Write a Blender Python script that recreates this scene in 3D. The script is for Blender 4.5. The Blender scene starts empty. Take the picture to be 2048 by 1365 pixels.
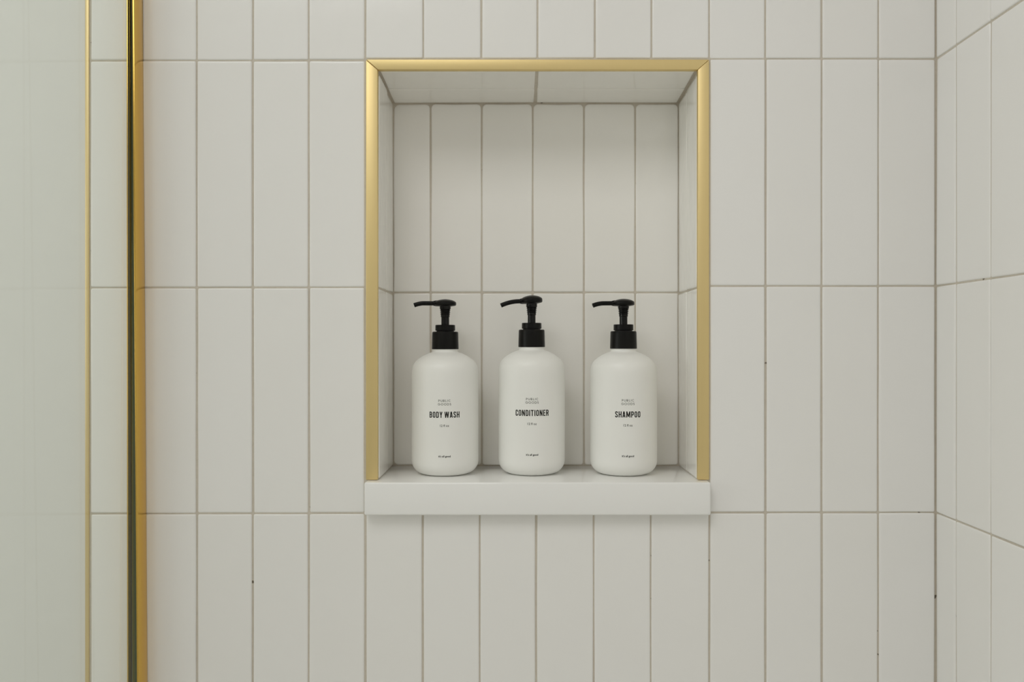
import bpy, math, random
from mathutils import Vector, Matrix

random.seed(7)
SC = bpy.context.scene
COL = SC.collection

# ------------------------------------------------------------------ measures
S = 0.00047            # metres per photo pixel on the tiled wall's face (y = 0)
D = 0.763              # camera to tile face
H = 1.40               # camera height above the floor
CX, CY = 1040.0, 690.0  # principal point
def WX(px, y=0.0): return (px - CX) * S * (D + y) / D
def WZ(py, y=0.0): return H + (CY - py) * S * (D + y) / D

# ------------------------------------------------------------------ camera
cam = bpy.data.cameras.new('camera')
cam.sensor_width = 36.0
cam.lens = 36.0 * D / (2048 * S)
cam.shift_x = (1024 - CX) / 2048
cam.shift_y = (CY - 682.5) / 2048
cam.clip_start = 0.02
cam_o = bpy.data.objects.new('camera', cam)
cam_o.location = (0, -D, H)
cam_o.rotation_euler = (math.pi / 2, 0, 0)
COL.objects.link(cam_o)
SC.camera = cam_o

# ------------------------------------------------------------------ world, lights, exposure
W = bpy.data.worlds.new('world')
SC.world = W
W.use_nodes = True
W.node_tree.nodes['Background'].inputs[0].default_value = (0.85, 0.9, 1.0, 1)
W.node_tree.nodes['Background'].inputs[1].default_value = 0.3

P_LEFT, P_CEIL = 7.6, 9.6   # watts
def area(name, loc, target, sx, sy, power, color):
    l = bpy.data.lights.new(name, 'AREA')
    l.shape = 'RECTANGLE'; l.size = sx; l.size_y = sy
    l.energy = power; l.color = color
    o = bpy.data.objects.new(name, l)
    o.location = loc
    d = Vector(target) - Vector(loc)
    o.rotation_euler = d.to_track_quat('-Z', 'Y').to_euler()
    COL.objects.link(o)
    return o
# a window in the left wall and a flat ceiling lamp; they are built with the room below
area('left_window_light', (-2.16, -1.05, 1.65), (0, -1.05, 1.65), 1.15, 0.75, P_LEFT, (0.985, 0.985, 1.0))
area('ceiling_lamp_light', (-0.55, -1.10, 2.44), (-0.55, -1.10, 0), 0.85, 0.85, P_CEIL, (1.0, 0.98, 0.975))

SC.view_settings.view_transform = 'Standard'
SC.view_settings.look = 'None'
SC.view_settings.gamma = 1.0
SC.view_settings.use_curve_mapping = False
SC.view_settings.exposure = 0.0
SC.cycles.max_bounces = 24
SC.cycles.diffuse_bounces = 14
SC.cycles.glossy_bounces = 8
SC.cycles.transparent_max_bounces = 12

# ------------------------------------------------------------------ materials
def mat(name):
    m = bpy.data.materials.new(name); m.use_nodes = True
    nt = m.node_tree
    b = nt.nodes['Principled BSDF']
    return m, nt, b
def new(nt, t, **kw):
    n = nt.nodes.new(t)
    for k, v in kw.items(): setattr(n, k, v)
    return n

def tile_material(name, col, rough, bump, fine):
    m, nt, b = mat(name)
    oi = new(nt, 'ShaderNodeObjectInfo')
    tc = new(nt, 'ShaderNodeTexCoord')
    sep = new(nt, 'ShaderNodeMath', operation='MULTIPLY'); sep.inputs[1].default_value = 37.0
    nt.links.new(oi.outputs['Random'], sep.inputs[0])
    add = new(nt, 'ShaderNodeVectorMath', operation='ADD')
    nt.links.new(tc.outputs['Object'], add.inputs[0])
    nt.links.new(sep.outputs[0], add.inputs[1])
    n1 = new(nt, 'ShaderNodeTexNoise'); n1.inputs['Scale'].default_value = 17; n1.inputs['Detail'].default_value = 1.0
    n2 = new(nt, 'ShaderNodeTexNoise'); n2.inputs['Scale'].default_value = 55; n2.inputs['Detail'].default_value = 1.0
    nt.links.new(add.outputs[0], n1.inputs['Vector']); nt.links.new(add.outputs[0], n2.inputs['Vector'])
    b1 = new(nt, 'ShaderNodeBump'); b1.inputs['Strength'].default_value = 1.0; b1.inputs['Distance'].default_value = bump
    b2 = new(nt, 'ShaderNodeBump'); b2.inputs['Strength'].default_value = 1.0; b2.inputs['Distance'].default_value = fine
    nt.links.new(n1.outputs['Fac'], b1.inputs['Height']); nt.links.new(n2.outputs['Fac'], b2.inputs['Height'])
    nt.links.new(b1.outputs[0], b2.inputs['Normal']); nt.links.new(b2.outputs[0], b.inputs['Normal'])
    # glaze: shade differs a little from tile to tile and inside a tile
    ramp = new(nt, 'ShaderNodeMixRGB'); ramp.blend_type = 'MIX'
    c2 = (col[0] * 0.98, col[1] * 0.975, col[2] * 0.962, 1)
    ramp.inputs[1].default_value = (*col, 1); ramp.inputs[2].default_value = c2
    mx = new(nt, 'ShaderNodeMath', operation='MULTIPLY_ADD')
    mx.inputs[1].default_value = 0.5
    nt.links.new(n1.outputs['Fac'], mx.inputs[0])
    mr = new(nt, 'ShaderNodeMath', operation='MULTIPLY'); mr.inputs[1].default_value = 0.6
    nt.links.new(oi.outputs['Random'], mr.inputs[0]); nt.links.new(mr.outputs[0], mx.inputs[2])
    nt.links.new(mx.outputs[0], ramp.inputs[0])
    nt.links.new(ramp.outputs[0], b.inputs['Base Color'])
    b.inputs['Roughness'].default_value = rough
    b.inputs['IOR'].default_value = 1.5
    return m
M_TILE = tile_material('glazed_white_tile', (0.884, 0.881, 0.872), 0.13, 0.0006, 0.00006)
M_NICHE = tile_material('gloss_white_tile', (0.908, 0.898, 0.870), 0.045, 0.0010, 0.00026)

def rough_material(name, col, col2, scale, rough, bump):
    m, nt, b = mat(name)
    tc = new(nt, 'ShaderNodeTexCoord')
    n = new(nt, 'ShaderNodeTexNoise'); n.inputs['Scale'].default_value = scale; n.inputs['Detail'].default_value = 4
    nt.links.new(tc.outputs['Object'], n.inputs['Vector'])
    mx = new(nt, 'ShaderNodeMixRGB'); mx.inputs[1].default_value = (*col, 1); mx.inputs[2].default_value = (*col2, 1)
    nt.links.new(n.outputs['Fac'], mx.inputs[0]); nt.links.new(mx.outputs[0], b.inputs['Base Color'])
    bp = new(nt, 'ShaderNodeBump'); bp.inputs['Distance'].default_value = bump; bp.inputs['Strength'].default_value = 0.6
    nt.links.new(n.outputs['Fac'], bp.inputs['Height']); nt.links.new(bp.outputs[0], b.inputs['Normal'])
    b.inputs['Roughness'].default_value = rough
    return m
def grout_material(*args):
    m = rough_material(*args)
    nt = m.node_tree; b = nt.nodes['Principled BSDF']
    old = b.inputs['Base Color'].links[0].from_socket
    tc = new(nt, 'ShaderNodeTexCoord')
    n = new(nt, 'ShaderNodeTexNoise'); n.inputs['Scale'].default_value = 150; n.inputs['Detail'].default_value = 1
    nt.links.new(tc.outputs['Object'], n.inputs['Vector'])
    r = new(nt, 'ShaderNodeMapRange'); r.inputs['From Min'].default_value = 0.75; r.inputs['From Max'].default_value = 0.79
    nt.links.new(n.outputs['Fac'], r.inputs['Value'])
    mx = new(nt, 'ShaderNodeMixRGB'); mx.inputs[2].default_value = (0.16, 0.135, 0.10, 1)
    nt.links.new(r.outputs[0], mx.inputs[0]); nt.links.new(old, mx.inputs[1]); nt.links.new(mx.outputs[0], b.inputs['Base Color'])
    return m
M_GROUT = grout_material('sand_grout', (0.66, 0.61, 0.53), (0.55, 0.505, 0.43), 260, 0.9, 0.0004)
M_PAINT = rough_material('white_wall_paint', (0.78, 0.775, 0.755), (0.76, 0.755, 0.735), 40, 0.6, 0.0002)
M_CEIL = rough_material('ceiling_paint', (0.82, 0.81, 0.79), (0.80, 0.79, 0.77), 40, 0.8, 0.0002)
M_FLOOR = rough_material('pale_floor', (0.80, 0.79, 0.76), (0.74, 0.73, 0.70), 9, 0.5, 0.0004)
M_QUARTZ = rough_material('white_quartz', (0.905, 0.905, 0.895), (0.89, 0.89, 0.88), 25, 0.10, 0.00002)

def metal(name, col, rough, aniso=0.0):
    m, nt, b = mat(name)
    b.inputs['Base Color'].default_value = (*col, 1)
    b.inputs['Metallic'].default_value = 1.0
    tc = new(nt, 'ShaderNodeTexCoord')
    mp = new(nt, 'ShaderNodeMapping'); mp.inputs['Scale'].default_value = (900, 900, 14)
    n = new(nt, 'ShaderNodeTexNoise'); n.inputs['Scale'].default_value = 1.0; n.inputs['Detail'].default_value = 2
    nt.links.new(tc.outputs['Object'], mp.inputs[0]); nt.links.new(mp.outputs[0], n.inputs['Vector'])
    r = new(nt, 'ShaderNodeMapRange'); r.inputs['To Min'].default_value = rough - 0.04; r.inputs['To Max'].default_value = rough + 0.05
    nt.links.new(n.outputs['Fac'], r.inputs['Value']); nt.links.new(r.outputs[0], b.inputs['Roughness'])
    return m
M_GOLD = metal('satin_gold', (0.83, 0.665, 0.335), 0.50)
M_BRASS = metal('polished_brass', (0.80, 0.52, 0.12), 0.18)

# clear shower glass: straight-through tinted transmission plus a Fresnel mirror on either face
def glass_material():
    m = bpy.data.materials.new('shower_glass'); m.use_nodes = True
    nt = m.node_tree; nt.nodes.clear()
    out = new(nt, 'ShaderNodeOutputMaterial')
    tr = new(nt, 'ShaderNodeBsdfTransparent'); tr.inputs[0].default_value = (0.968, 0.988, 0.964, 1)
    gl = new(nt, 'ShaderNodeBsdfGlossy'); gl.inputs['Roughness'].default_value = 0.0
    geo = new(nt, 'ShaderNodeNewGeometry')
    dot = new(nt, 'ShaderNodeVectorMath', operation='DOT_PRODUCT')
    nt.links.new(geo.outputs['Normal'], dot.inputs[0]); nt.links.new(geo.outputs['Incoming'], dot.inputs[1])
    ab = new(nt, 'ShaderNodeMath', operation='ABSOLUTE'); nt.links.new(dot.outputs['Value'], ab.inputs[0])
    om = new(nt, 'ShaderNodeMath', operation='SUBTRACT'); om.inputs[0].default_value = 1.0
    nt.links.new(ab.outputs[0], om.inputs[1])
    pw = new(nt, 'ShaderNodeMath', operation='POWER'); pw.inputs[1].default_value = 5.0
    nt.links.new(om.outputs[0], pw.inputs[0])
    ma = new(nt, 'ShaderNodeMath', operation='MULTIPLY_ADD'); ma.inputs[1].default_value = 0.957; ma.inputs[2].default_value = 0.043
    nt.links.new(pw.outputs[0], ma.inputs[0])
    mx = new(nt, 'ShaderNodeMixShader')
    nt.links.new(ma.outputs[0], mx.inputs[0]); nt.links.new(tr.outputs[0], mx.inputs[1]); nt.links.new(gl.outputs[0], mx.inputs[2])
    nt.links.new(mx.outputs[0], out.inputs['Surface'])
    return m
M_GLASS = glass_material()
def plain(name, col, rough, spec=0.5, sss=0.0):
    m, nt, b = mat(name)
    b.inputs['Base Color'].default_value = (*col, 1)
    b.inputs['Roughness'].default_value = rough
    b.inputs['Specular IOR Level'].default_value = spec
    if sss:
        b.inputs['Subsurface Weight'].default_value = sss
        b.inputs['Subsurface Radius'].default_value = (0.004, 0.004, 0.0035)
        b.inputs['Subsurface Scale'].default_value = 1.0
    return m
M_PANE = plain('frosted_glass', (0.85, 0.86, 0.85), 0.5)
M_EDGE = plain('glass_cut_edge', (0.13, 0.165, 0.10), 0.25)
M_SEAL = plain('dark_seal', (0.075, 0.08, 0.055), 0.4)
M_BOTTLE = plain('white_frosted_plastic', (0.885, 0.885, 0.858), 0.40, 0.4)
M_BLACK = plain('black_plastic', (0.0032, 0.0029, 0.0022), 0.36, 0.2)
M_STEM = plain('gloss_black_plastic', (0.003, 0.0028, 0.0022), 0.18, 0.28)
M_INK = plain('black_ink', (0.012, 0.011, 0.009), 0.6, 0.2)
M_INKT = plain('thin_black_ink', (0.05, 0.048, 0.04), 0.6, 0.2)

# ------------------------------------------------------------------ mesh helpers
def link(name, verts, faces, material, parent=None, smooth=None, mats=None, fmats=None):
    me = bpy.data.meshes.new(name)
    me.from_pydata([tuple(v) for v in verts], [], faces)
    me.update()
    for m in (mats or [material]): me.materials.append(m)
    if fmats:
        for p, i in zip(me.polygons, fmats): p.material_index = i
    if smooth is not None:
        me.shade_smooth()
        me.set_sharp_from_angle(angle=math.radians(smooth))
    o = bpy.data.objects.new(name, me)
    COL.objects.link(o)
    if parent: o.parent = parent
    return o

class MB:
    def __init__(s): s.v = []; s.f = []
    def box(s, x0, x1, y0, y1, z0, z1):
        b = len(s.v)
        s.v += [(x, y, z) for x in (x0, x1) for y in (y0, y1) for z in (z0, z1)]
        q = [(0, 1, 3, 2), (4, 6, 7, 5), (0, 4, 5, 1), (2, 3, 7, 6), (0, 2, 6, 4), (1, 5, 7, 3)]
        s.f += [tuple(b + i for i in f) for f in q]
    def add(s, v, f):
        b = len(s.v); s.v += v; s.f += [tuple(b + i for i in g) for g in f]
    def make(s, name, m, parent=None, smooth=None):
        return link(name, s.v, s.f, m, parent, smooth)

def bevel(o, w, seg=3, angle=40):
    md = o.modifiers.new('bevel', 'BEVEL')
    md.width = w; md.segments = seg; md.limit_method = 'ANGLE'; md.angle_limit = math.radians(angle)
    o.data.shade_smooth()
    md.harden_normals = False
    return o

def empty(name, loc):
    o = bpy.data.objects.new(name, None); o.location = loc
    o.empty_display_size = 0.02
    COL.objects.link(o); return o
def tag(o, label, cat, group=None):
    o['label'] = label; o['category'] = cat
    if group: o['group'] = group
def struct(o): o['kind'] = 'structure'; return o

def rr_outline(w, h, rad, nc, nu, nv, wob):
    """closed outline of a rounded rectangle, counter-clockwise, centred; rad = radii of the corners
    (low right, top right, top left, low left); wob = hand-made waviness"""
    pts = []
    ra, rb, rc, rd = rad
    def edge(a, b, n):
        ph = random.uniform(0, 6.28); k = random.uniform(0.6, 1.5); amp = random.uniform(0.3, 1.0) * wob
        d = Vector(b) - Vector(a); nn = Vector((d.y, -d.x)).normalized()
        for i in range(1, n):
            t = i / n
            pts.append(Vector(a) + d * t + nn * amp * math.sin(ph + k * 6.28 * t) * math.sin(math.pi * t))
    def corner(cx, cy, r, a0):
        for i in range(nc + 1):
            a = a0 + (math.pi / 2) * i / nc
            pts.append(Vector((cx + r * math.cos(a), cy + r * math.sin(a))))
    x, y = w / 2, h / 2
    corner(x - ra, -y + ra, ra, -math.pi / 2); edge((x, -y + ra), (x, y - rb), nv)
    corner(x - rb, y - rb, rb, 0);             edge((x - rb, y), (-x + rc, y), nu)
    corner(-x + rc, y - rc, rc, math.pi / 2);  edge((-x, y - rc), (-x, -y + rd), nv)
    corner(-x + rd, -y + rd, rd, math.pi);     edge((-x + rd, -y), (x - ra, -y), nu)
    return pts

RINGS = [(0.0, -0.0055), (0.0, -0.0013), (0.0001, -0.00080), (0.00038, -0.00038), (0.0008, -0.00010), (0.0014, -0.00001), (0.0030, 0.0)]
def tile(parent, origin, u, v, n, u0, u1, v0, v1, material, r=0.0012, wob=0.00018, tilt=0.22, proud=0.00025, name='tile'):
    """one ceramic tile whose glazed face lies at origin + u*[u0,u1] + v*[v0,v1], facing n"""
    if u1 < u0: u0, u1 = u1, u0
    if v1 < v0: v0, v1 = v1, v0
    w, h = u1 - u0, v1 - v0
    r = [min(k, w * 0.3, h * 0.3) for k in (r if isinstance(r, tuple) else (r,) * 4)]
    nu = max(2, int(w / 0.025)); nv = max(2, int(h / 0.025))
    o2 = rr_outline(w, h, r, 3, nu, nv, wob)
    N = len(o2)
    verts = []; faces = []
    for ins, z in RINGS:
        sx = (w - 2 * ins) / w; sy = (h - 2 * ins) / h
        verts += [(p.x * sx, p.y * sy, z) for p in o2]
    R = len(RINGS)
    for k in range(R - 1):
        for i in range(N):
            j = (i + 1) % N
            faces.append((k * N + i, k * N + j, (k + 1) * N + j, (k + 1) * N + i))
    faces.append(tuple((R - 1) * N + i for i in range(N)))
    o = link(name, verts, faces, material, parent, smooth=70)
    M = Matrix((Vector(u), Vector(v), Vector(n))).transposed()
    a = math.radians(random.gauss(0, tilt)); b = math.radians(random.gauss(0, tilt * 0.6))
    Rm = M @ Matrix.Rotation(a, 3, 'Y') @ Matrix.Rotation(b, 3, 'X')
    c = Vector(origin) + Vector(u) * (u0 + u1) / 2 + Vector(v) * (v0 + v1) / 2 + Vector(n) * random.uniform(-proud, proud)
    o.matrix_local = Matrix.Translation(c) @ Rm.to_4x4()
    return o

# ------------------------------------------------------------------ the room shell
XL, XR, YR, ZC = -2.20, WX(1872), -2.60, 2.50      # left wall, right wall face, rear wall, ceiling
D_N = 0.0914                                        # niche depth
NX0, NX1 = WX(731), WX(1418.5)                      # opening of the niche (outside the gold frame)
NZ0, NZ1 = WZ(1032), WZ(119)
SILL_Z, SILL_B = H - 0.1275, H - 0.1582
NL, NR = -0.1335, 0.1668                            # niche cheeks
NT_F, NT_B = H + 0.2584, H + 0.2543                 # niche head, front and back

m = MB()
hx0, hx1, hz0, hz1 = NX0 - 0.004, NX1 + 0.004, SILL_B - 0.004, NZ1 + 0.004
def holed(mb, x0, x1, y0, y1, z0, z1):
    mb.box(x0, hx0, y0, y1, z0, z1); mb.box(hx1, x1, y0, y1, z0, z1)
    mb.box(hx0, hx1, y0, y1, z0, hz0); mb.box(hx0, hx1, y0, y1, hz1, z1)
holed(m, XL - 0.1, XR + 0.1, 0.0072, 0.20, 0, ZC)
wall_back = struct(m.make('wall_back', M_PAINT))
GX0, GX1 = WX(178.0), XR + 0.004
TZ0, TZ1 = WZ(1934), WZ(-786)
m = MB(); 
g0, g1 = 0.0010, 0.0072
m.box(GX0, hx0, g0, g1, TZ0, TZ1); m.box(hx1, GX1, g0, g1, TZ0, TZ1)
m.box(hx0, hx1, g0, g1, TZ0, hz0); m.box(hx0, hx1, g0, g1, hz1, TZ1)
m.make('grout', M_GROUT, wall_back)

UX, UZ, NY = (1, 0, 0), (0, 0, 1), (0, -1, 0)
gw = 1.75                                             # half a joint, in photo pixels
def seam_y(row, px):
    base = [-787, -334, 121.0, 576.0, 1028.3, 1481, 1935][row]
    drop = [3, 3.2, 3.6, 3.4, 2.2, 2, 2][row]
    return base - drop * max(0.0, min(1.0, (px - 400) / 1130.0))
def wall_tile(pa, pb, row, jl=0.0, jr=0.0, top=None, bot=None):
    pm = (pa + pb) / 2
    yt = seam_y(row, pm) if top is None else top
    yb = seam_y(row + 1, pm) if bot is None else bot
    j = lambda s=0.6: random.uniform(-s, s)
    tile(wall_back, (0, 0, 0), UX, UZ, NY, WX(pa + gw + j()), WX(pb - gw + j()),
         WZ(yb - gw + 0.4 + j(0.4)), WZ(yt + gw - 0.4 + j(0.4)), M_TILE)
left = [179.5, 280.5, 393.0, 505.3, 617.3, 730.3]
right = [1418.5, 1531.3, 1644.0, 1757.0, 1872.0]
above = [730.3, 846.5, 962.3, 1075.0, 1189.5, 1303.5, 1418.5]
below = [731.3, 845.0, 959.5, 1072.3, 1187.5, 1301.7, 1418.5]
for row in range(6):
    for cols in (left, right):
        for a, b in zip(cols, cols[1:]): wall_tile(a, b, row)
    if row in (0, 1):
        for a, b in zip(above, above[1:]): wall_tile(a, b, row, bot=(117.5 if row == 1 else None))
    if row in (4, 5):
        for a, b in zip(below, below[1:]): wall_tile(a, b, row, top=(1025.5 if row == 4 else None))

# right-hand wall of the shower
m = MB(); m.box(XR + 0.0072, XR + 0.12, YR, 0.0072, 0, ZC)
wall_right = struct(m.make('wall_right', M_PAINT))
m = MB(); m.box(XR + 0.0010, XR + 0.0072, -0.76, 0.0010, TZ0, TZ1)
m.make('grout', M_GROUT, wall_right)
ys = [-0.0003, 0.0342] + [0.0342 + 0.0536 * k for k in range(1, 14)]
jm = gw * S
for row in range(6):
    for a, b in zip(ys, ys[1:]):
        zt, zb = WZ(seam_y(row, 1870)), WZ(seam_y(row + 1, 1870))
        tile(wall_right, (XR, 0, 0), (0, -1, 0), UZ, (-1, 0, 0), a + jm * 0.8, b - jm * 0.8, zb + jm * 0.8, zt - jm * 0.8, M_TILE)

# niche lining
m = MB()
m.box(hx0, NL - 0.001, g0, 0.13, SILL_Z - 0.001, hz1)
m.box(NR + 0.001, hx1, g0, 0.13, SILL_Z - 0.001, hz1)
m.box(NL - 0.001, NR + 0.001, D_N + 0.001, 0.13, SILL_B, hz1)
b0 = len(m.v)
m.add([(x, y, z) for x in (NL - 0.001, NR + 0.001) for (y, z) in ((g0, NT_F + 0.001), (D_N + 0.001, NT_B + 0.001), (D_N + 0.001, hz1), (g0, hz1))],
      [(0, 1, 2, 3), (7, 6, 5, 4), (0, 4, 5, 1), (1, 5, 6, 2), (2, 6, 7, 3), (3, 7, 4, 0)])
m.box(hx0, hx1, D_N + 0.001, 0.13, hz0, SILL_B)
m.box(hx0, WX(733.0) - 0.0002, g0, 0.13, hz0, SILL_Z - 0.001)      # grout beside and under the sill
m.box(WX(1416.2) + 0.0002, hx1, g0, 0.13, hz0, SILL_Z - 0.001)
m.box(WX(733.0), WX(1416.2), g0, D_N, hz0, SILL_B - 0.0002)
wall_niche = struct(m.make('wall_niche', M_GROUT))
kb = (D + D_N) / D
def bx(px): return (px - CX) * S * kb
def bz(py): return H + (CY - py) * S * kb
nb = [788.0, 861.0, 963.5, 1065.5, 1168.0, 1270.5, 1357.5]
q = 1.5
for i, (a, b) in enumerate(zip(nb, nb[1:])):
    for (t, bt) in ((207.8, 585.5), (585.5, 932.0)):
        l = a - 1.0 if i == 0 else a + q; r_ = b - 1.0 if i == 5 else b - q
        tp = t + (0.3 if t < 300 else q); bo = bt - (q if bt < 700 else 1.2)
        tile(wall_niche, (0, D_N, 0), UX, UZ, NY, bx(l), bx(r_), bz(bo), bz(tp), M_NICHE, r=((0.0012, 0.0042, 0.0055 if i == 0 else 0.0042, 0.0012) if t < 300 else (0.0026, 0.0012, 0.0014, 0.0045 if i == 0 else 0.0026)), wob=0.0005, tilt=0.35, proud=0.0002)
def cheek(x, n, rows):
    u = (0, 1, 0)
    for (ya, yb_, up) in ((0.0047, 0.0495, 0), (0.0511, 0.0912, 0), (0.0047, 0.05015, 1), (0.05045, 0.0912, 1)):
        for (za, zb) in (((H + 0.0549, None),) if up else ((SILL_Z + 0.0006, H + 0.0531),)):
            zt = zb if zb else (NT_F + (NT_B - NT_F) * (ya + yb_) / 2 / D_N) - 0.0016
            tile(wall_niche, (x, 0, 0), u, UZ, n, ya, yb_, za, zt, M_NICHE, r=0.0022, wob=0.0003, tilt=0.25, proud=0.00015)
cheek(NL, (1, 0, 0), 0); cheek(NR, (-1, 0, 0), 0)
sl = Vector((0, D_N, NT_B - NT_F)).normalized()
nn = Vector((1, 0, 0)).cross(sl); nn = -nn if nn.z > 0 else nn
jx = bx(1066.5)
for (xa, xb) in ((NL + 0.0012, jx + 0.0006), (jx + 0.0034, NR - 0.0016)):
    for (ya, yb_) in ((0.0047, 0.0492), (0.0499, 0.0906)):
        tile(wall_niche, (0, 0, NT_F), (1, 0, 0), sl, nn, xa, xb, ya, yb_, M_NICHE, r=0.0012, wob=0.0002, tilt=0.12, proud=0.0001)

# the rest of the room
m = MB(); m.box(XL - 0.12, XL, YR, 0.0072, 0, ZC)
struct(m.make('wall_left', M_PAINT))
m = MB(); m.box(XL - 0.12, XR + 0.12, YR - 0.12, YR, 0, ZC)
struct(m.make('wall_rear', M_PAINT))
def window(name, o, u, n, w, h):
    """frame and frosted pane of a window standing on wall point o (centre); u along the wall, n into the room"""
    O, U, N, Z = Vector(o), Vector(u), Vector(n), Vector((0, 0, 1))
    def bar(mb, a0, a1, z0, z1, d0, d1):
        v = [tuple(O + U * a + N * d + Z * z) for a in (a0, a1) for d in (d0, d1) for z in (z0, z1)]
        mb.add(v, [(0, 1, 3, 2), (4, 6, 7, 5), (0, 4, 5, 1), (2, 3, 7, 6), (0, 2, 6, 4), (1, 5, 7, 3)])
    f = 0.06; fr = MB()
    bar(fr, -w / 2 - f, -w / 2, -h / 2 - f, h / 2 + f, 0, 0.05); bar(fr, w / 2, w / 2 + f, -h / 2 - f, h / 2 + f, 0, 0.05)
    bar(fr, -w / 2, w / 2, -h / 2 - f, -h / 2, 0, 0.05); bar(fr, -w / 2, w / 2, h / 2, h / 2 + f, 0, 0.05)
    wn = struct(fr.make(name, M_CEIL))
    pn = MB(); bar(pn, -w / 2, w / 2, -h / 2, h / 2, 0.004, 0.01)
    pn.make('frosted_pane', M_PANE, wn)
window('window_1', (XL, -1.05, 1.65), (0, 1, 0), (1, 0, 0), 0.75, 1.15)
m = MB(); m.box(XL - 0.12, XR + 0.12, YR - 0.12, 0.2, -0.1, 0)
struct(m.make('floor', M_FLOOR))
m = MB(); m.box(XL - 0.12, XR + 0.12, YR - 0.12, 0.2, ZC, ZC + 0.1)
struct(m.make('ceiling', M_CEIL))

# gold edge strip where the tiles end beyond the glass
m = MB(); m.box(WX(170.5), WX(178.2), -0.0006, 0.0072, TZ0, TZ1)
o = m.make('trim_1', M_GOLD); bevel(o, 0.0005, 2); struct(o)

# ------------------------------------------------------------------ gold frame round the niche opening
frame = empty('niche_frame', ((NX0 + NX1) / 2, 0, SILL_Z))
tag(frame, 'satin gold metal frame edging the left, top and right of the niche', 'frame')
def frame_bar(name, quad):
    """quad: four (x,z) corners of the face, extruded from y0 to y1"""
    fx, fy, fz = frame.location
    v = [(x - fx, y - fy, z - fz) for y in (-0.0012, 0.0046) for (x, z) in quad]
    f = [(0, 1, 2, 3), (7, 6, 5, 4)] + [(i, i + 4, (i + 1) % 4 + 4, (i + 1) % 4) for i in range(4)]
    o = link(name, v, f, M_GOLD, frame)
    bevel(o, 0.0005, 2)
    return o
fo_l, fi_l, fi_r, fo_r = WX(732.3), NL - 0.0002, NR + 0.0002, WX(1417.8)
zt_o, zt_i = WZ(119.8), NT_F + 0.0001
gap = 0.00022
frame_bar('side_bar', [(fo_l, SILL_Z + 0.0006), (fi_l, SILL_Z + 0.0006), (fi_l, zt_i - gap), (fo_l, zt_o - gap * 1.6)])
frame_bar('side_bar', [(fi_r, SILL_Z + 0.0006), (fo_r, SILL_Z + 0.0006), (fo_r, zt_o - gap), (fi_r, zt_i - gap * 0.6)])
frame_bar('top_bar', [(fi_l + gap, zt_i), (fi_r - gap * 0.3, zt_i), (fo_r - gap * 0.3, zt_o), (fo_l + gap * 1.4, zt_o)])

# ------------------------------------------------------------------ sill of the niche
sx0, sx1 = WX(733.0), WX(1416.2)
sill = MB(); sill.box(0, sx1 - sx0, 0, 0.0121 + D_N, 0, SILL_Z - SILL_B)
o = sill.make('niche_sill', M_QUARTZ); o.location = (sx0, -0.0121, SILL_B)
bevel(o, 0.0019, 4)
tag(o, 'glossy white stone slab sill projecting below the niche, carrying three bottles', 'sill')

# ------------------------------------------------------------------ fixed glass screen on the left
ZB, ZT = 0.012, 2.12
screen = empty('shower_screen', (WX(281), -0.38, 0))
tag(screen, 'clear greenish glass shower panel held in a slim brass wall channel at left', 'shower screen')
def lean(px_top, px_bot):
    """x at a height for a vertical line seen at px_top (photo row 0) and px_bot (row 1365), at depth y"""
    def f(z, y):
        py = CY - (z - H) / (S * (D + y) / D)
        return WX(px_top + (px_bot - px_top) * py / 1365.0, y)
    return f
def prism(name, profile, material, mats=None, fm=None, z0=ZB, z1=ZT):
    """profile: list of (xfunc, y) going round; straight extrusion from z0 to z1"""
    px, py_, pz = screen.location
    v = [(fx(z, y) - px, y - py_, z - pz) for z in (z0, z1) for (fx, y) in profile]
    n = len(profile)
    f = [tuple(range(n))[::-1], tuple(range(n, 2 * n))] + [(i, (i + 1) % n, (i + 1) % n + n, i + n) for i in range(n)]
    return link(name, v, f, material, screen, mats=mats, fmats=fm)
yF, yB, tw = -0.0185, -0.0006, 0.0018
out_r = lean(286.6, 296.0)
def off(fn, d): return lambda z, y: fn(z, -0.0006) + d
near_o = lambda z, y: out_r(z, 0.0)
near_i = lambda z, y: out_r(z, 0.0) - tw
far_b = lean(255.4, 256.6)
far_i = lambda z, y: far_b(z, yF)
far_o = lambda z, y: far_b(z, yF) - 0.0012
ch = prism('wall_channel', [(near_o, yB), (near_o, yF), (near_i, yF), (near_i, -0.0024), (far_i, -0.0024), (far_i, yF), (far_o, yF), (far_o, yB)], M_BRASS)
ch['label'] = 'polished brass U channel fixed to the tiles'
bevel(ch, 0.0003, 2)
gl_r = lambda z, y: near_i(z, y) - 0.0010
gl_l = lambda z, y: far_i(z, y) + 0.0006
gp = prism('glass_pane', [(gl_r, -0.0130), (gl_r, -0.75), (gl_l, -0.75), (gl_l, -0.0130)], M_GLASS, mats=[M_GLASS, M_EDGE],
           fm=[1, 1, 0, 1, 0, 1], z0=ZB + 0.006)
gp['label'] = 'clear glass pane with green cut edges'
sl_ = prism('seal', [(lambda z, y: near_i(z, y) - 0.0001, -0.0030), (lambda z, y: near_i(z, y) - 0.0001, -0.0165), (lambda z, y: near_i(z, y) - 0.0009, -0.0165), (lambda z, y: near_i(z, y) - 0.0009, -0.0030)], M_SEAL)
sl_['label'] = 'dark seal strip between glass and channel'
px, py_, pz = screen.location
m = MB(); xm = WX(276)
m.box(xm - 0.011 - px, xm - 0.0085 - px, -0.75 - py_, -0.02 - py_, 0.0, 0.016)
m.box(xm + 0.0085 - px, xm + 0.011 - px, -0.75 - py_, -0.02 - py_, 0.0, 0.016)
m.box(xm - 0.0085 - px, xm + 0.0085 - px, -0.75 - py_, -0.02 - py_, 0.0, 0.002)
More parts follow.
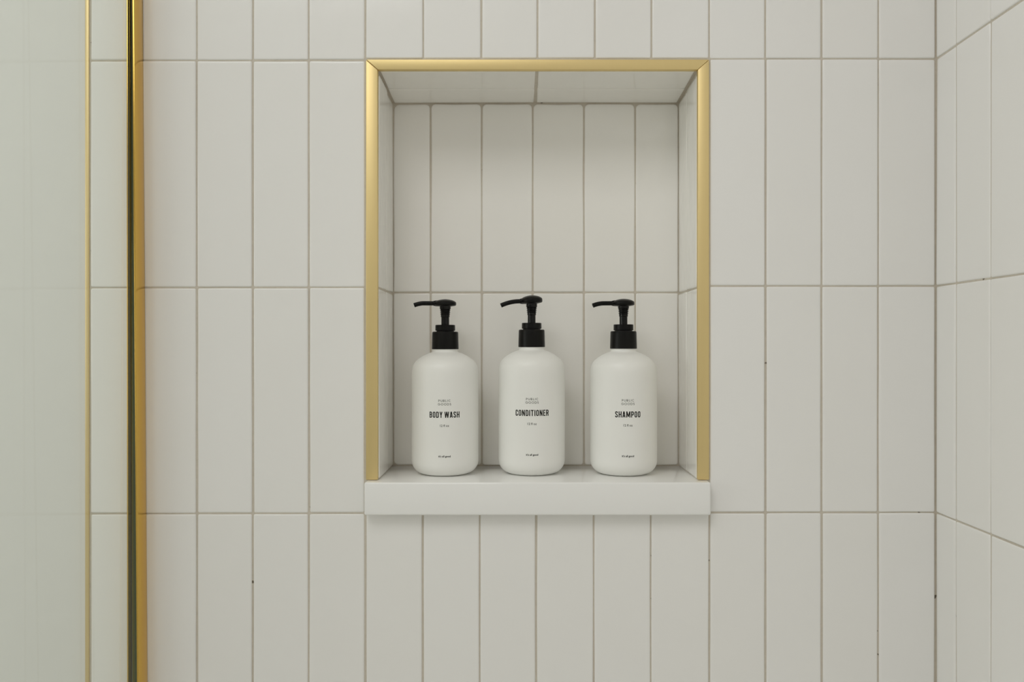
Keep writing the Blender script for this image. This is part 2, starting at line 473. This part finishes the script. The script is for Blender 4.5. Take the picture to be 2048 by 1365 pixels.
m.make('floor_channel', M_BRASS, screen)

# ------------------------------------------------------------------ lettering
def arc(cx, cy, r, a0, a1, n=5):
    return [(cx + r * math.cos(math.radians(a0 + (a1 - a0) * i / n)), cy + r * math.sin(math.radians(a0 + (a1 - a0) * i / n))) for i in range(n + 1)]
def rrect(x0, x1, y0, y1, r):
    return arc(x1 - r, y0 + r, r, -90, 0) + arc(x1 - r, y1 - r, r, 0, 90) + arc(x0 + r, y1 - r, r, 90, 180) + arc(x0 + r, y0 + r, r, 180, 270)
def condensed(t=0.152):
    h = t / 2
    G = {}
    def o(w): return [(rrect(h, w - h, h, 1 - h, min(0.15, w / 2 - h)), True)]
    G['O'] = (0.45, o(0.45))
    w = 0.45; r = 0.13
    G['D'] = (w, [([(h, h), (w - h - r, h)] + arc(w - h - r, h + r, r, -90, 0)[1:] + arc(w - h - r, 1 - h - r, r, 0, 90) + [(h, 1 - h)], True)])
    G['B'] = (w, [([(h, h), (w - h - r, h)] + arc(w - h - r, h + r, r, -90, 0)[1:] + arc(w - h - r, 0.52 - 0.11, 0.11, 0, 90) + [(h, 0.52)], True),
                  ([(h, 0.52), (w - h - r, 0.52)] + arc(w - h - 0.02 - 0.11, 0.52 + 0.11, 0.11, -90, 0)[1:] + arc(w - h - 0.02 - r, 1 - h - r, r, 0, 90) + [(h, 1 - h)], True)])
    G['P'] = (w, [([(h, 0), (h, 1 - h), (w - h - r, 1 - h)] + arc(w - h - r, 1 - h - r, r, 90, 0)[1:] + arc(w - h - r, 0.42 + r, r, 0, -90) + [(h, 0.42)], False)])
    G['R'] = (w, [([(h, 0), (h, 1 - h), (w - h - r, 1 - h)] + arc(w - h - r, 1 - h - r, r, 90, 0)[1:] + arc(w - h - r, 0.47 + r, r, 0, -90) + [(h, 0.47)], False),
                  ([(w * 0.5, 0.47), (w - h - 0.05, 0.40), (w - h - 0.02, 0.30), (w - h, 0)], False)])
    G['C'] = (0.42, [([(0.42 - h, 0.36)] + arc(0.42 - h - 0.12, h + 0.12, 0.12, 0, -90) + arc(h + 0.12, h + 0.12, 0.12, 270, 180) + arc(h + 0.12, 1 - h - 0.12, 0.12, 180, 90) + arc(0.42 - h - 0.12, 1 - h - 0.12, 0.12, 90, 0) + [(0.42 - h, 0.64)], False)])
    G['S'] = (0.45, [([(h, 0.30)] + arc(h + 0.13, h + 0.13, 0.13, 180, 270) + arc(w - h - 0.13, h + 0.13, 0.13, -90, 0) + [(w - h, 0.30), (w - h - 0.05, 0.43), (h + 0.05, 0.59), (h, 0.70)] + arc(h + 0.13, 1 - h - 0.13, 0.13, 180, 90) + arc(w - h - 0.13, 1 - h - 0.13, 0.13, 90, 0) + [(w - h, 0.71)], False)])
    G['Y'] = (0.49, [([(0.03 + h * 0.7, 1), (0.245, 0.42), (0.245, 0)], False), ([(0.46 - h * 0.7, 1), (0.245, 0.42), (0.245, 0)], False)])
    G['W'] = (0.74, [([(h * 0.9, 1), (0.195, 0.0)], False), ([(0.195, 0.0), (0.37, 1)], False), ([(0.37, 1), (0.545, 0.0)], False), ([(0.545, 0.0), (0.74 - h * 0.9, 1)], False)])
    G['A'] = (0.50, [([(h, 0), (0.25 - 0.02, 1)], False), ([(0.5 - h, 0), (0.25 + 0.02, 1)], False), ([(0.13, 0.25), (0.37, 0.25)], False)])
    G['H'] = (0.48, [([(h, 0), (h, 1)], False), ([(0.48 - h, 0), (0.48 - h, 1)], False), ([(h, 0.5), (0.48 - h, 0.5)], False)])
    G['N'] = (0.48, [([(h, 0), (h, 1)], False), ([(0.48 - h, 0), (0.48 - h, 1)], False), ([(h + 0.0, 1 - 0.04), (0.48 - h, 0.04)], False)])
    G['I'] = (t, [([(h, 0), (h, 1)], False)])
    G['T'] = (0.44, [([(0.22, 0), (0.22, 1)], False), ([(0.0, 1 - h), (0.44, 1 - h)], False)])
    G['E'] = (0.38, [([(0.38, h), (h, h), (h, 1 - h), (0.38, 1 - h)], False), ([(h, 0.5), (0.34, 0.5)], False)])
    G['M'] = (0.66, [([(h, 0), (h, 1)], False), ([(0.66 - h, 0), (0.66 - h, 1)], False), ([(h + 0.02, 1), (0.33, 0.12)], False), ([(0.66 - h - 0.02, 1), (0.33, 0.12)], False)])
    return G, t
def thin(t=0.13):
    h = t / 2
    G = {}
    G['O'] = (1.0, [(arc(0.5, 0.5, 0.5 - h, 0, 350, 20), True)])
    G['G'] = (1.0, [(arc(0.5, 0.5, 0.5 - h, 40, 345, 18) + [(0.93, 0.46), (0.55, 0.46)], False)])
    G['C'] = (0.9, [(arc(0.5, 0.5, 0.5 - h, 45, 315, 16), False)])
    G['D'] = (0.8, [([(h, h), (0.3, h)] + arc(0.32, 0.5, 0.5 - h, -90, 90, 12) + [(h, 1 - h)], True)])
    G['P'] = (0.62, [([(h, 0), (h, 1 - h), (0.32, 1 - h)] + arc(0.32, 0.70, 0.30 - h, 90, -90, 8) + [(h, 0.40 + h)], False)])
    G['B'] = (0.64, [([(h, h), (0.34, h)] + arc(0.34, 0.27, 0.27 - h, -90, 90, 8) + [(h, 0.54 - h)], True), ([(h, 0.54 - h), (0.30, 0.54 - h)] + arc(0.30, 0.74, 0.26 - h, -90, 90, 8) + [(h, 1 - h)], True)])
    G['U'] = (0.74, [([(h, 1)] + arc(0.37, 0.37, 0.37 - h, 180, 360, 10) + [(0.74 - h, 1)], False)])
    G['L'] = (0.5, [([(h, 1), (h, h), (0.5, h)], False)])
    G['I'] = (t, [([(h, 0), (h, 1)], False)])
    G['S'] = (0.6, [(arc(0.3, 0.27, 0.27 - h, 200, 430, 10) + arc(0.3, 0.74, 0.26 - h, 250, 25, 10), False)])
    return G, t
def stroke(pts, closed, t):
    P = [Vector(p) for p in pts]
    Q = [P[0]]
    for p in P[1:]:
        if (p - Q[-1]).length > 1e-4: Q.append(p)
    if closed and (Q[0] - Q[-1]).length < 1e-4: Q.pop()
    n = len(Q); v = []; f = []
    for i in range(n):
        if closed: a, b = Q[i - 1], Q[(i + 1) % n]
        else: a, b = Q[max(0, i - 1)], Q[min(n - 1, i + 1)]
        d1 = (Q[i] - a).normalized() if (Q[i] - a).length > 1e-6 else None
        d2 = (b - Q[i]).normalized() if (b - Q[i]).length > 1e-6 else None
        d1 = d1 or d2; d2 = d2 or d1
        n1 = Vector((-d1.y, d1.x)); n2 = Vector((-d2.y, d2.x))
        mm = n1 + n2
        mm = mm.normalized() if mm.length > 1e-3 else n1
        k = t / 2 / max(0.45, mm.dot(n1))
        v += [Q[i] + mm * k, Q[i] - mm * k]
    for i in range(n if closed else n - 1):
        j = (i + 1) % n
        f.append((2 * i, 2 * i + 1, 2 * j + 1, 2 * j))
    return v, f
def set_line(text, font, spacing, space):
    G, t = font
    V = []; F = []; x = 0
    for c in text:
        if c == ' ': x += space; continue
        w, strokes = G[c]
        for pts, closed in strokes:
            v, f = stroke(pts, closed, t)
            b = len(V)
            V += [(p.x + x, p.y) for p in v]
            F += [tuple(b + i for i in g) for g in f]
        x += w + spacing
    wtot = x - spacing
    return [(a - wtot / 2, b) for a, b in V], F, wtot
def font_line(text, offset):
    cu = bpy.data.curves.new('line', 'FONT'); cu.body = text; cu.offset = offset; cu.resolution_u = 3
    ob = bpy.data.objects.new('line', cu); COL.objects.link(ob)
    bpy.context.view_layer.update()
    me = bpy.data.meshes.new_from_object(ob.evaluated_get(bpy.context.evaluated_depsgraph_get()))
    V = [(v.co.x, v.co.y) for v in me.vertices]; F = [tuple(p.vertices) for p in me.polygons]
    bpy.data.objects.remove(ob); bpy.data.curves.remove(cu); bpy.data.meshes.remove(me)
    x0 = min(a for a, b in V); x1 = max(a for a, b in V)
    return [(a - (x0 + x1) / 2, b) for a, b in V], F, x1 - x0
BOLD, THIN = condensed(), thin()

# ------------------------------------------------------------------ pump bottles
def lathe(name, prof, material, parent, seg=64, smooth=35, z=0.0):
    v = []; f = []; n = len(prof)
    for (r, h) in prof:
        for i in range(seg):
            a = 2 * math.pi * i / seg
            v.append((r * math.cos(a), r * math.sin(a), h + z))
    for k in range(n - 1):
        for i in range(seg):
            j = (i + 1) % seg
            f.append((k * seg + i, k * seg + j, (k + 1) * seg + j, (k + 1) * seg + i))
    f.append(tuple(range(seg))[::-1]); f.append(tuple((n - 1) * seg + i for i in range(seg)))
    return link(name, v, f, material, parent, smooth=smooth)

def bottle_profile(k):
    R = 0.0331; p = []
    p += [(0.0185, 0.0004), (0.0196, 0.0)]
    for i in range(0, 13):
        a = math.radians(-90 + 90 * i / 12)
        p.append((R - 0.0132 + 0.0132 * math.cos(a), 0.0134 + 0.0134 * math.sin(a)))
    p += [(R + 0.00005, 0.05), (R, 0.085), (R - 0.00005, 0.0985)]
    p += [(0.0329, 0.1020), (0.0325, 0.1046), (0.0318, 0.1069), (0.0306, 0.1092), (0.0290, 0.1113), (0.0268, 0.1132),
          (0.0242, 0.1151), (0.0212, 0.1169), (0.0184, 0.1182), (0.0160, 0.1192), (0.0145, 0.1197), (0.0135, 0.1200), (0.0129, 0.1203), (0.0126, 0.1207), (0.01255, 0.1213), (0.01255, 0.1262)]
    return [(r, h * k) for r, h in p]
CAP = [(0.0110, 0.0002), (0.0130, 0.0), (0.01333, 0.0003), (0.0129, 0.0163), (0.0127, 0.0170), (0.0122, 0.0174), (0.0104, 0.0174),
       (0.0088, 0.0175), (0.0088, 0.0183), (0.0097, 0.0184), (0.00985, 0.0187), (0.0098, 0.0237), (0.0094, 0.0241), (0.0048, 0.0241)]
def stem_profile(base, top):
    p = [(0.00395, base), (0.00395, base + 0.0082), (0.0044, base + 0.0086), (0.0044, base + 0.0106)]
    z = base + 0.0106
    for rr in (0.0048, 0.0050, 0.0051):
        p += [(rr - 0.0006, z + 0.0002), (rr + 0.0001, z + 0.0006), (rr + 0.0001, z + 0.0012), (rr - 0.0006, z + 0.0016)]
        z += 0.0018
    p += [(0.0053, z + 0.0002), (0.0055, z + 0.0012), (0.0055, top)]
    return p
def tube(name, path, rads, material, parent, seg=20, hollow=True):
    P = [Vector(p) for p in path]; n = len(P)
    v = []; f = []
    up = Vector((0, 1, 0))
    def ring(c, t, r):
        s = t.cross(up).normalized(); w = s.cross(t).normalized()
        return [c + s * r * math.cos(2 * math.pi * i / seg) + w * r * math.sin(2 * math.pi * i / seg) for i in range(seg)]
    T = []
    for i in range(n):
        a = P[max(0, i - 1)]; b = P[min(n - 1, i + 1)]
        T.append((b - a).normalized()); v += ring(P[i], T[-1], rads[i])
    if hollow:
        v += ring(P[-1], T[-1], rads[-1] * 0.62); v += ring(P[-1] - T[-1] * 0.003, T[-1], rads[-1] * 0.6)
        n += 2
    for k in range(n - 1):
        for i in range(seg):
            j = (i + 1) % seg
            f.append((k * seg + i, k * seg + j, (k + 1) * seg + j, (k + 1) * seg + i))
    f.append(tuple(range(seg))[::-1]); f.append(tuple((n - 1) * seg + i for i in range(seg)))
    return link(name, v, f, material, parent, smooth=40)

def pump_bottle(px, yb, k, title, title_w, rows, turn_px, drop, curl, head_tilt, yaw, stem_len, dome, label):
    """px: photo column of the axis, yb: depth of the axis, k: height factor, rows: photo rows of the printed lines"""
    root = empty('pump_bottle', (WX(px, yb), yb, SILL_Z))
    tag(root, label, 'bottle', 'pump bottles standing in the niche')
    root.rotation_euler = (0, 0, 0)
    body = lathe('bottle_body', bottle_profile(k), M_BOTTLE, root, seg=96, smooth=60)
    body['label'] = 'milky white plastic bottle body'
    h0 = 0.1231 * k
    cap = lathe('screw_cap', CAP, M_BLACK, root, z=h0, smooth=25)
    sb = h0 + 0.0235
    st_top = sb + stem_len
    lathe('pump_stem', stem_profile(sb, st_top + 0.0012), M_STEM, root, seg=40, smooth=25)
    # head: shallow dome, and a spout reaching left
    dk = dome
    hp = [(0.0030, 0.0), (0.0062, 0.0), (0.0098, 0.0006), (0.01065, 0.0011), (0.0109, 0.0018), (0.0109, 0.0036), (0.0106, 0.0042),
          (0.0096, 0.0050), (0.0080, 0.0058), (0.0060, 0.0064), (0.0038, 0.00685), (0.0018, 0.0071), (0.0004, 0.0072)]
    hp = [(r, h * dk) for r, h in hp]
    head = lathe('pump_head', hp, M_BLACK, root, seg=56, smooth=40)
    head.location = (0, 0, st_top)
    head.rotation_euler = (0, math.radians(head_tilt), math.radians(yaw))
    zc = 0.0030
    path = [(-0.0050, 0, zc), (-0.0095, 0, zc), (-0.0108, 0, zc), (-0.0118, 0, zc), (-0.0119, 0, zc)]
    rad = [0.0031, 0.0029, 0.0026, 0.0024, 0.00215]
    L = 0.0308
    xs = -0.0119
    c0 = -curl                                      # where the bend begins
    nst = 14
    for i in range(1, nst + 1):
        x = xs + (-L - xs) * i / nst
        t = max(0.0, (x - c0) / (-L - c0)) if x < c0 else 0.0
        path.append((x, 0, zc - drop * t ** 1.8)); rad.append(0.0022)
    tube('spout', path, rad, M_BLACK, head)
    # printing, wrapped on the body
    R = 0.0331 + 0.00010
    cx = WX(px, yb)
    base_ang = math.atan2(-(D + yb), -cx)             # direction from the axis to the camera
    turn = turn_px * S * (D + yb - 0.033) / D / R
    yf = yb - R
    def put(name, lines, mi):
      V = []; F = []
      for (vs, fs, unit, width, wnat, row_base) in lines:
        su = width / wnat
        b = len(V)
        for (a, h) in vs:
            ang = base_ang + turn + a * su / R
            z = WZ(row_base, yf) - SILL_Z + h * unit
            V.append((R * math.cos(ang), R * math.sin(ang), z))
        F += [tuple(b + i for i in g) for g in fs]
      link(name, V, F, mi, body)
    pxu = S * (D + yf) / D
    r1, r2, r3, r4, r5 = rows
    a = set_line('PUBLIC', THIN, 0.34, 0.5); a2 = set_line('GOODS', THIN, 0.30, 0.5)
    put('brand_lettering', [(a[0], a[1], 4.5 * pxu, 24.6 * pxu, a[2], r1 + 2.25), (a2[0], a2[1], 4.5 * pxu, 26.6 * pxu, a2[2], r2 + 2.25)], M_INKT)
    a = set_line(title, BOLD, 0.125, 0.21); put('title_lettering', [(a[0], a[1], 12.2 * pxu, title_w * pxu * 1.012, a[2], r3 + 6.1)], M_INK)
    a = font_line('12 fl oz', 0.008); put('volume_lettering', [(a[0], a[1], 6.3 * pxu, 18.2 * pxu, a[2], r4 + 2.3)], M_INKT)
    a = font_line("it's all good", 0.022); put('motto_lettering', [(a[0], a[1], 5.2 * pxu, 24.4 * pxu, a[2], r5 + 1.6)], M_INK)
    return root

pump_bottle(890.5, 0.0450, 1.0, 'BODY WASH', 61.0, (802.2, 809.2, 830.2, 852.0, 913.7), -1.5, 0.0020, 0.0215, 0.0, 4, 0.0191, 1.0,
            'white pump bottle lettered BODY WASH, its black spout pointing left, nearest the left niche wall')
pump_bottle(1063.3, 0.0480, 1.017, 'CONDITIONER', 68.2, (798.8, 805.6, 826.6, 848.2, 910.5), 1.0, 0.0034, 0.0150, -2.8, 6, 0.0198, 1.18,
            'white pump bottle lettered CONDITIONER, its black pump raised highest, standing between two others')
pump_bottle(1246.9, 0.0450, 1.004, 'SHAMPOO', 51.3, (801.5, 808.4, 829.6, 851.2, 913.2), 9.2, 0.0022, 0.0205, -0.6, 4, 0.0188, 1.03,
            'white pump bottle lettered SHAMPOO, turned slightly right, nearest the right niche wall')
